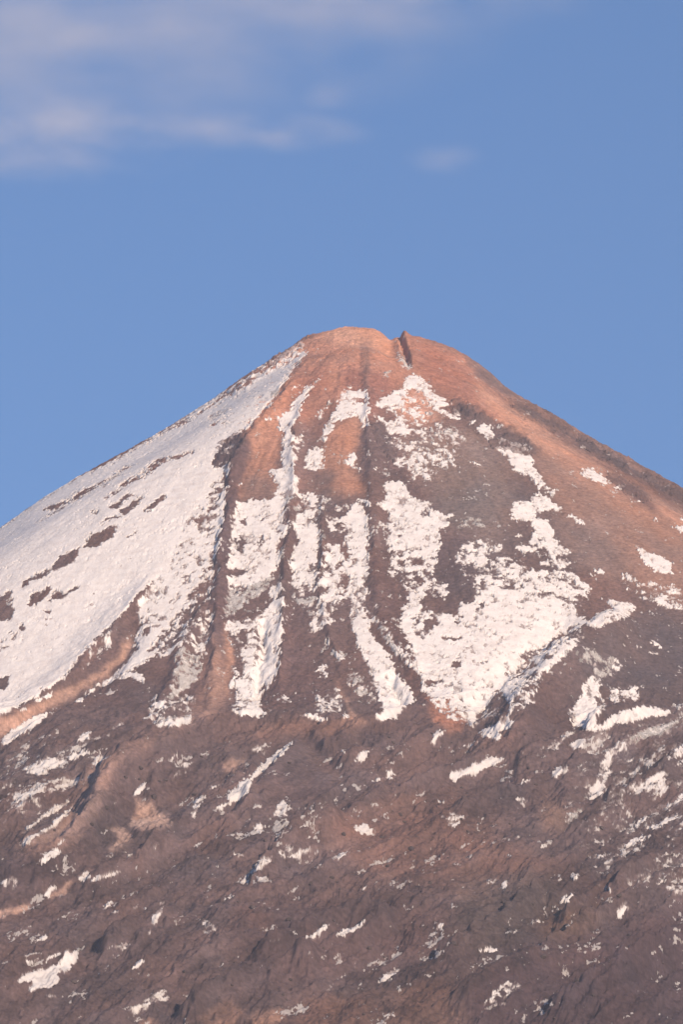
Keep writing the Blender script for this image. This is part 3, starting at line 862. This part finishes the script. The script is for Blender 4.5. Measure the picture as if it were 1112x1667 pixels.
# snow, split into the fields one can point at
REG = [
 ('snowfield', 'vast smooth snowfield covering the whole left flank of the cone', 'snowfield', [(-400,1300),(-400,700),(300,640),(498,545),(512,570),(470,640),(405,712),(395,760),(372,900),(352,1000),(345,1105),(300,1150),(215,1170),(150,1140),(100,1128),(0,1175),(-200,1290)]),
 ('snow_gully', 'long snow-filled gully running from near the summit, left of the central strips', 'snow gully', [(512,605),(528,620),(500,680),(488,720),(492,800),(480,830),(470,900),(455,945),(440,940),(400,958),(355,965),(355,900),(375,800),(440,760),(440,640)]),
 ('snow_gully', 'lower snow tongue with a dark cleft down its middle, ending the left gully', 'snow gully', [(355,965),(400,958),(440,940),(456,945),(470,990),(470,1040),(452,1110),(435,1180),(370,1180),(355,1060)]),
 ('snow_strip', 'narrow mottled snow strip, third from the left down the cone', 'snow strip', [(466,800),(525,795),(527,860),(520,960),(518,1010),(490,1010),(462,950),(455,900)]),
 ('snow_strip', 'snow strip widening into a pale tongue with a cleft at its foot', 'snow strip', [(526,815),(598,800),(606,900),(612,1000),(650,1050),(680,1120),(680,1180),(600,1185),(570,1100),(500,1030),(520,960)]),
 ('snow_patch', 'hook-shaped snow patch just left of the dark central crease near the summit', 'snow patch', [(510,620),(602,615),(602,705),(560,700),(510,725)]),
 ('snow_patch', 'fan of snow spreading below the dark summit notch around orange rock', 'snow patch', [(603,560),(680,560),(760,660),(755,700),(690,725),(603,690)]),
 ('snowfield', 'broad mottled snowfield spreading down the right of the cone', 'snowfield', [(585,775),(680,775),(790,830),(880,860),(935,900),(1000,960),(1060,960),(1030,1010),(960,1050),(900,1120),(840,1190),(770,1200),(700,1150),(612,1000),(600,830)]),
 ('snow_patch', 'bright slanting snow patch, upper of two on the bare brown right slope', 'snow patch', [(800,722),(880,715),(915,795),(905,803),(870,800),(800,745)]),
 ('snow_patch', 'rounded white snow patch directly under the slanting one on the brown slope', 'snow patch', [(825,845),(830,815),(860,803),(912,806),(915,835),(860,850)]),
 ('snow_patch', 'small slanting snow patch high on the orange right flank', 'snow patch', [(935,755),(985,755),(998,795),(960,790)]),
 ('snow_patch', 'isolated jagged white snow patch near the right edge, on the lower brown slope', 'snow patch', [(1028,880),(1065,890),(1102,915),(1102,940),(1060,940)]),
 ('snow_patch', 'shaded bluish snow patch on the rocky bluff at lower right', 'snow patch', [(920,1180),(920,1060),(1005,1060),(990,1110),(992,1150),(968,1192)]),
 ('snow_patch', 'long level snow drift along a ledge beside the lower right bluff', 'snow patch', [(970,1200),(990,1165),(1040,1145),(1130,1140),(1130,1170),(1030,1185)]),
 ('snow_strip', 'slim diagonal snow strip in a gully below the cone foot, left of centre', 'snow strip', [(340,1330),(345,1290),(400,1240),(480,1195),(480,1210),(420,1270),(385,1320)]),
 ('snow_patch', 'lone shadowed snow patch in the bottom left corner', 'snow patch', [(15,1620),(15,1580),(100,1540),(135,1540),(130,1590),(60,1625)]),
 ('snow_strip', 'thin snow strip along the lower edge of the tan scree chute', 'snow strip', [(-20,1240),(-20,1180),(60,1155),(85,1155),(50,1200)]),
 ('snow_patch', 'small elongated snow patch lying just right of centre below the cone foot', 'snow patch', [(722,1280),(722,1250),(800,1232),(815,1245),(780,1275)]),
 ('snow_strip', 'slanting snow streak beside the dark shaded levee at left, lower of a parallel pair', 'snow strip', [(25,1385),(28,1374),(122,1306),(125,1325),(60,1378)]),
 ('snow_strip', 'slanting snow streak beside the dark shaded levee at left, upper of a parallel pair', 'snow strip', [(20,1368),(20,1355),(80,1310),(122,1292),(122,1305),(28,1372)]),
 ('snow_patch', 'small pale snow patch on dark lava under the scree chute at left', 'snow patch', [(30,1265),(40,1240),(85,1225),(110,1240),(80,1268)]),
 ('snow_patch', 'ragged diagonal band of snow streaks in the lava at far lower right', 'snow patch', [(920,1350),(945,1300),(975,1230),(1010,1190),(1110,1168),(1110,1185),(1020,1230),(995,1290),(970,1310)]),
 ('snow_patch', 'cluster of snow streaks at the right edge on dark lava', 'snow patch', [(1015,1300),(1030,1265),(1100,1250),(1095,1300),(1050,1300)]),
 ('snow_patch', 'spattered slanting snow patch on dark lava near the bottom right', 'snow patch', [(770,1655),(790,1610),(835,1590),(860,1615),(820,1650)]),
]
RID = np.zeros((H, W), np.int16)
for k, r in enumerate(REG):
    q = polymask(r[3], 0)
    if q: RID[q[0]][q[1] > .5] = k + 1
qi = Q[:, 0]
fpx = px.ravel()[Q].mean(1); fpy = py.ravel()[Q].mean(1)
rid_f = RID[np.clip(fpy - Y0, 0, H - 1).astype(int), np.clip(fpx - X0, 0, W - 1).astype(int)]
above = (zn > zr).ravel()
A2 = above.reshape(NR, NC).copy()
# one ring of faces round every snow vertex so that each edge dives into the ground
fm = A2.ravel()[Q].any(1)
nearside = (y < AY - .3 * np.abs(x - AX) + 60).ravel()
rid_f = np.where(nearside[qi], rid_f, 0)
SN = np.stack([x, y, zn], -1).reshape(-1, 3)
def sub(sel, name, colour=False):
    q = Q[sel]; u, inv = np.unique(q, return_inverse=True)
    co = SN[u]
    og = co.mean(0); og[2] = co[:, 2].min()
    return build(name, co, inv.reshape(-1, 4), SNOWM, scol.reshape(-1, 3)[u], tuple(float(v) for v in og))
def pieces(sel):
    q = Q[sel]; u, inv = np.unique(q, return_inverse=True); inv = inv.reshape(-1, 4)
    lab = np.arange(len(u))
    while True:
        mn = lab[inv].min(1); new = lab.copy()
        for c in range(4): np.minimum.at(new, inv[:, c], mn)
        new = new[new]
        if (new == lab).all(): break
        lab = new
    return lab[inv[:, 0]]
for k, r in enumerate(REG):
    sel = fm & (rid_f == k + 1)
    if sel.sum() > 4:
        lb = pieces(sel); ids, cn = np.unique(lb, return_counts=True)
        # stray remnants of some size are not part of the field proper
        big_ = ids[(cn > (0 if 'patch' in r[0] or 'strip' in r[0] else .006) * cn.max()) & (cn < cn.max())]
        w_ = np.where(sel)[0][np.isin(lb, big_)]; rid_f[w_] = 0
    if sel.sum() < 4: print('empty', r[1]); continue
    ob = sub(sel, r[0]); tag(ob, r[1], r[2])
ob = sub(fm & (rid_f == 0), 'scattered_snow'); tag(ob, 'small scattered snow remnants between the stones all over the slopes', 'snow', kind='stuff')

# ------------------------------------------------------------------ dark crags standing proud of the slope
CR = [
 ('jagged dark crag jutting out of the right edge of the great left snowfield', [(345,745),(356,722),(380,707),(402,698),(398,722),(386,742),(374,768),(348,768)]),
 ('dark crag at the lower right tip of the snow fan under the summit notch', [(732,654),(748,648),(780,664),(802,682),(790,692),(760,682),(738,674)]),
 ('blackish lava outcrop high on the right skyline shoulder, uppermost there', [(822,650),(870,662),(905,680),(937,700),(930,713),(900,703),(850,680)]),
 ('dark broken outcrop below the skyline, middle of the right shoulder', [(945,706),(1000,737),(1032,760),(1020,769),(985,753),(938,722)]),
 ('dark outcrop on the right skyline close to the picture edge', [(1050,768),(1110,797),(1150,820),(1140,832),(1080,803),(1050,786)]),
 ('brown rocky rib under the small slanting snow patch on the orange flank', [(985,768),(1010,775),(1050,799),(1064,815),(1050,820),(1020,806),(1000,790)]),
 ('dark stony band over the head of the bright slanting snow patch', [(788,712),(830,708),(866,728),(878,742),(850,743),(800,731)]),
 ('small dark rocky rib in the middle gully right of the central crease', [(602,690),(620,688),(642,720),(652,750),(640,756),(614,725)]),
 ('rough rocky rim left of the summit along the skyline', [(446,600),(480,576),(500,558),(510,549),(500,546),(470,566),(430,596)]),
]
for lab, pts in CR:
    S = sheet(); paint(S, pts, 1, 3)
    wgt = sample(S, px + wx * .8, py + wy * .8); wn = np.clip(wgt - .95 * rank(fbm(x / 3., y / 5., 3, 3, gain=.6)) * (1.15 - .3 * wgt), -.5, 1)
    zc = np.maximum(zr, np.where(m > 0, zn - .3, zr)) + np.where(wn > .12, wn * 1.0, (wn - .12) * 5 - .4) + (rock * .5 + rid * .5 + rock2 * .6) * wgt
    keep = (wgt > .25) & (y < AY - .3 * np.abs(x - AX) + 60)
    sel = keep.ravel()[Q].all(1)
    q = Q[sel]; u, inv = np.unique(q, return_inverse=True)
    co = np.stack([x, y, zc], -1).reshape(-1, 3)[u]
    og = co.mean(0)
    dk = np.array([.075, .058, .058]); fd = .25 if 'rim' in lab else .36; fd = (fd * sstep(-.1, .35, wn + .15 * rid)).ravel()[u][:, None]; cc = alb.reshape(-1, 3)[u] * (1 - fd) + dk * fd
    ob = build('rock_outcrop', co, inv.reshape(-1, 4), ROCK, cc, tuple(float(v) for v in og))
    tag(ob, lab, 'rock outcrop')

# ------------------------------------------------------------------ boulders
def boulder_mesh(seed):
    import bmesh
    bm = bmesh.new(); bmesh.ops.create_icosphere(bm, subdivisions=2, radius=1)
    r = np.random.default_rng(seed); pl = r.normal(size=(9, 3)); pl /= np.linalg.norm(pl, axis=1)[:, None]; dd = r.uniform(.45, .75, 9)
    for v in bm.verts:
        p = np.array(v.co)
        for n_, d_ in zip(pl, dd):
            t = p @ n_
            if t > d_: p = p - n_ * (t - d_) * .9
        v.co = (p[0] * 1.25, p[1], p[2] * .85)
    me = bpy.data.meshes.new('boulder'); bm.to_mesh(me); bm.free()
    at = me.attributes.new('surface_colour', 'FLOAT_COLOR', 'POINT')
    at.data.foreach_set('color', np.tile(np.array([.085, .068, .066, 1], np.float32), len(me.vertices)))
    me.materials.append(ROCK); return me
BM = [boulder_mesh(k) for k in range(5)]
br = np.random.default_rng(21)
spots = [(250,1300,3.2),(228,1252,2.4),(318,1295,2.2),(172,1318,2.6),(205,1268,2.0),(150,1345,2.4),(270,1272,1.8),(410,1480,2.8),(652,1330,2.4),(560,1360,2.6),(668,1385,3.4),(470,1500,2.6),(800,1345,2.2),(900,1395,2.2),(1010,1460,2.6),(980,1350,2.4),(60,1480,2.0),(120,1600,2.2),(740,1540,2.4),(885,1560,2.4),(940,1600,2.6),(600,1545,2.2),(540,1430,2.0),(700,1440,2.0),(820,1470,2.0),(860,1250,2.2),(640,1210,1.8),(540,1110,1.5),(490,1060,1.3)]
while len(spots) < 110:
    spots.append((br.uniform(0, 1112), br.uniform(1190, 1660), br.uniform(.9, 1.9)))
for (sx, sy, sr) in spots:
    k = int(np.argmin((px - sx) ** 2 + (py - sy) ** 2 + np.where(nearside.reshape(px.shape), 0, 1e9)))
    o = bpy.data.objects.new('boulder', BM[int(br.integers(5))]); C.objects.link(o)
    o.location = (float(x.flat[k]), float(y.flat[k]), float(zr.flat[k]) + sr * .2)
    o.scale = (sr * .62, sr * .62, sr * .7); o.rotation_euler = (br.uniform(-.3, .3), br.uniform(-.3, .3), br.uniform(0, 6.28))
    tag(o, 'dark weathered boulder resting on the brown lava slope', 'boulder', 'dark boulders strewn over the lava slopes')

# ------------------------------------------------------------------ plain
def plain():
    n = 97; r = np.concatenate([[0], np.geomspace(200, 60000, 24)])
    th = np.linspace(0, 2 * math.pi, n)[:-1]
    co = [(0, 0, 0)]; 
    for rr in r[1:]:
        for t in th: co.append((rr * math.cos(t), 3000 + rr * math.sin(t), 0))
    co[0] = (0, 3000, 0); co = np.array(co); co[:, 2] = 0
    m_ = len(th); fs = []
    me = bpy.data.meshes.new('ground')
    for i in range(m_): fs.append((0, 1 + i, 1 + (i + 1) % m_))
    for k in range(len(r) - 2):
        for i in range(m_):
            a = 1 + k * m_ + i; b_ = 1 + k * m_ + (i + 1) % m_
            fs.append((a, a + m_, b_ + m_, b_))
    me.from_pydata(co.tolist(), [], fs); me.update()
    mt, nt, N, L = new_mat('caldera_sand')
    out = N.new('ShaderNodeOutputMaterial'); bs = N.new('ShaderNodeBsdfPrincipled'); tc = N.new('ShaderNodeTexCoord')
    n1 = N.new('ShaderNodeTexNoise'); n1.inputs['Scale'].default_value = .01; n1.inputs['Detail'].default_value = 10
    cr = N.new('ShaderNodeValToRGB'); cr.color_ramp.elements[0].color = (.10, .07, .055, 1); cr.color_ramp.elements[1].color = (.24, .17, .12, 1)
    L.new(tc.outputs['Object'], n1.inputs['Vector']); L.new(n1.outputs[0], cr.inputs[0]); L.new(cr.outputs[0], bs.inputs['Base Color']); L.new(bs.outputs[0], out.inputs[0])
    bs.inputs['Roughness'].default_value = .95
    me.materials.append(mt)
    ob = bpy.data.objects.new('ground', me); C.objects.link(ob); tag(ob, kind='structure')
plain()

# ------------------------------------------------------------------ haze
def boxmesh(name, lo, hi):
    me = bpy.data.meshes.new(name)
    co = [(a, b, c) for c in (lo[2], hi[2]) for b in (lo[1], hi[1]) for a in (lo[0], hi[0])]
    me.from_pydata(co, [], [(0, 2, 3, 1), (4, 5, 7, 6), (0, 1, 5, 4), (2, 6, 7, 3), (0, 4, 6, 2), (1, 3, 7, 5)]); me.update()
    ob = bpy.data.objects.new(name, me); C.objects.link(ob); return ob
hz = boxmesh('haze', (-64000, -64000, -400), (64000, 64000, 1440))
tag(hz, 'thin blue evening haze filling the air in front of the mountain', 'haze', kind='stuff')
mt, nt, N, L = new_mat('air'); out = N.new('ShaderNodeOutputMaterial'); vp = N.new('ShaderNodeVolumePrincipled')
vp.inputs['Density'].default_value = 5.2e-5; vp.inputs['Color'].default_value = (.72, .80, .95, 1); vp.inputs['Anisotropy'].default_value = 0.0
L.new(vp.outputs[0], out.inputs['Volume']); hz.data.materials.append(mt)

# ------------------------------------------------------------------ clouds: thin evening veils far behind the summit
def cloud(cx, cy_px, w_px, h_px, dens_, seed, label, dist=14000., thick=500., scale=1.0, tilt=0):
    e = math.atan2(833.5 - cy_px, F) + PITCH
    cz = CAMZ + dist * math.tan(e); cxm = (cx - 556) / F * dist / math.cos(e)
    w = w_px / F * dist / math.cos(e) / 2; h = h_px / F * dist / 2
    me = bpy.data.meshes.new('cloud')
    nu, nv = 48, 24; co = []; fs = []
    r = np.random.default_rng(seed)
    for j in range(nv + 1):
        for i in range(nu):
            th = 2 * math.pi * i / nu; ph = math.pi * j / nv
            n = (math.sin(ph) * math.cos(th), math.sin(ph) * math.sin(th), math.cos(ph))
            b_ = 1 + .18 * (float(vnoise(n[0] * 2.3 + seed, n[2] * 2.3 + n[1], seed)) - .5) + .10 * (float(vnoise(n[0] * 6 + seed, n[2] * 6 + n[1] * 3, seed + 1)) - .5)
            co.append((n[0] * w * b_, n[1] * thick * b_, n[2] * h * b_ + n[0] * tilt * w))
    for j in range(nv):
        for i in range(nu):
            a = j * nu + i; b2 = j * nu + (i + 1) % nu
            fs.append((a, b2, b2 + nu, a + nu))
    me.from_pydata(co, [], fs); me.update()
    import bmesh
    bm = bmesh.new(); bm.from_mesh(me); bmesh.ops.remove_doubles(bm, verts=bm.verts, dist=.01); bmesh.ops.recalc_face_normals(bm, faces=bm.faces); bm.to_mesh(me); bm.free()
    ob = bpy.data.objects.new('cloud', me); C.objects.link(ob); ob.location = (cxm, dist, cz); ob.rotation_euler = (e, 0, 0)
    tag(ob, label, 'cloud', 'thin clouds drifting above the summit')
    mt, nt, N, L = new_mat('cloud_vapour'); out = N.new('ShaderNodeOutputMaterial'); pv = N.new('ShaderNodeVolumePrincipled')
    tc = N.new('ShaderNodeTexCoord'); mp = N.new('ShaderNodeMapping')
    mp.inputs['Scale'].default_value = (1 / 150. * scale, 1 / 420., 1 / 75. * scale); mp.inputs['Location'].default_value = (seed * 3.1, 0, seed * 1.7)
    n1 = N.new('ShaderNodeTexNoise'); n1.inputs['Scale'].default_value = 1; n1.inputs['Detail'].default_value = 5; n1.inputs['Roughness'].default_value = .55
    # falls off to nothing before it reaches the hull
    dv = N.new('ShaderNodeVectorMath'); dv.operation = 'DIVIDE'; dv.inputs[1].default_value = (w * .88, thick * .88, h * .88)
    sep = N.new('ShaderNodeSeparateXYZ'); cmb = N.new('ShaderNodeCombineXYZ'); mt1 = N.new('ShaderNodeMath'); mt1.operation = 'MULTIPLY_ADD'; mt1.inputs[1].default_value = -tilt
    L.new(tc.outputs['Object'], sep.inputs[0]); L.new(sep.outputs[0], mt1.inputs[0]); L.new(sep.outputs[2], mt1.inputs[2])
    L.new(sep.outputs[0], cmb.inputs[0]); L.new(sep.outputs[1], cmb.inputs[1]); L.new(mt1.outputs[0], cmb.inputs[2])
    ln = N.new('ShaderNodeVectorMath'); ln.operation = 'LENGTH'
    fo = N.new('ShaderNodeMapRange'); fo.interpolation_type = 'SMOOTHSTEP'; fo.inputs[1].default_value = 1; fo.inputs[2].default_value = .0
    mr = N.new('ShaderNodeMapRange'); mr.interpolation_type = 'SMOOTHSTEP'; mr.inputs[1].default_value = .30; mr.inputs[2].default_value = .85; mr.inputs[3].default_value = .0
    m1 = N.new('ShaderNodeMath'); m1.operation = 'MULTIPLY'; m2 = N.new('ShaderNodeMath'); m2.operation = 'MULTIPLY'; m2.inputs[1].default_value = dens_
    L.new(tc.outputs['Object'], mp.inputs[0]); L.new(mp.outputs[0], n1.inputs['Vector']); L.new(n1.outputs[0], mr.inputs[0])
    L.new(cmb.outputs[0], dv.inputs[0]); L.new(dv.outputs[0], ln.inputs[0]); L.new(ln.outputs['Value'], fo.inputs[0])
    L.new(fo.outputs[0], m1.inputs[0]); L.new(mr.outputs[0], m1.inputs[1]); L.new(m1.outputs[0], m2.inputs[0]); L.new(m2.outputs[0], pv.inputs['Density'])
    pv.inputs['Color'].default_value = (1, .97, .97, 1); pv.inputs['Anisotropy'].default_value = -.3
    L.new(pv.outputs[0], out.inputs['Volume']); mt.cycles.homogeneous_volume = False if hasattr(mt.cycles, 'homogeneous_volume') else None
    me.materials.append(mt)
    return ob
cloud(60, 220, 860, 260, 1.6e-3, 3, 'pale low cloud bank at the left edge of the sky', tilt=.05)
cloud(430, 212, 470, 110, 1.7e-3, 5, 'soft elongated cloud above and left of the summit', tilt=-.03)
cloud(725, 258, 180, 90, 0.7e-3, 8, 'faint small puff of cloud right of centre', dist=14200)
cloud(533, 156, 130, 76, 0.8e-3, 11, 'tiny wisp of cloud above the elongated one', dist=14100)
cloud(220, 60, 1500, 420, 1.6e-3, 14, 'wide grey-mauve veil of cloud across the top left of the sky', dist=15500, thick=700, scale=.5)
cloud(620, 0, 900, 220, 1.5e-3, 17, 'thin mauve cloud streak touching the top edge of the sky', dist=15000, scale=.6)

# ------------------------------------------------------------------ light
SUN_EL, SUN_AZ = math.radians(18), math.radians(28)      # azimuth: right of straight behind the camera
sun = bpy.data.lights.new('sun', 'SUN'); sun.energy = 5.0; sun.angle = math.radians(.5); sun.color = (1.0, .76, .56)
so = bpy.data.objects.new('sun', sun); C.objects.link(so)
import mathutils
sd = mathutils.Vector((math.sin(SUN_AZ) * math.cos(SUN_EL), -math.cos(SUN_AZ) * math.cos(SUN_EL), math.sin(SUN_EL)))
so.rotation_euler = sd.to_track_quat('Z', 'Y').to_euler()
w = bpy.data.worlds.new('World'); sc.world = w; w.use_nodes = True
N = w.node_tree.nodes; L = w.node_tree.links; N.clear()
out = N.new('ShaderNodeOutputWorld'); bg = N.new('ShaderNodeBackground'); sk = N.new('ShaderNodeTexSky')
sk.sky_type = 'NISHITA'; sk.sun_disc = False; sk.sun_elevation = SUN_EL; sk.sun_rotation = math.atan2(sd.x, sd.y)
sk.altitude = 2100; sk.air_density = 1.0; sk.dust_density = .6; sk.ozone_density = 5.0
bg.inputs['Strength'].default_value = .108
L.new(sk.outputs[0], bg.inputs[0]); L.new(bg.outputs[0], out.inputs[0])

# ------------------------------------------------------------------ camera
cam = bpy.data.cameras.new('camera'); co_ = bpy.data.objects.new('camera', cam); C.objects.link(co_)
co_.location = (0, 0, CAMZ); co_.rotation_euler = (math.pi / 2 + PITCH, 0, 0)
cam.sensor_fit = 'VERTICAL'; cam.sensor_height = 36; cam.sensor_width = 36; cam.lens = 36 * F / 1667
cam.clip_start = 1; cam.clip_end = 200000
sc.camera = co_
sc.view_settings.view_transform = 'Standard'; sc.view_settings.look = 'None'
sc.view_settings.exposure = 0.28; sc.view_settings.gamma = 1
if hasattr(sc, 'cycles'):
    sc.cycles.volume_step_rate = 1.0; sc.cycles.volume_max_steps = 256
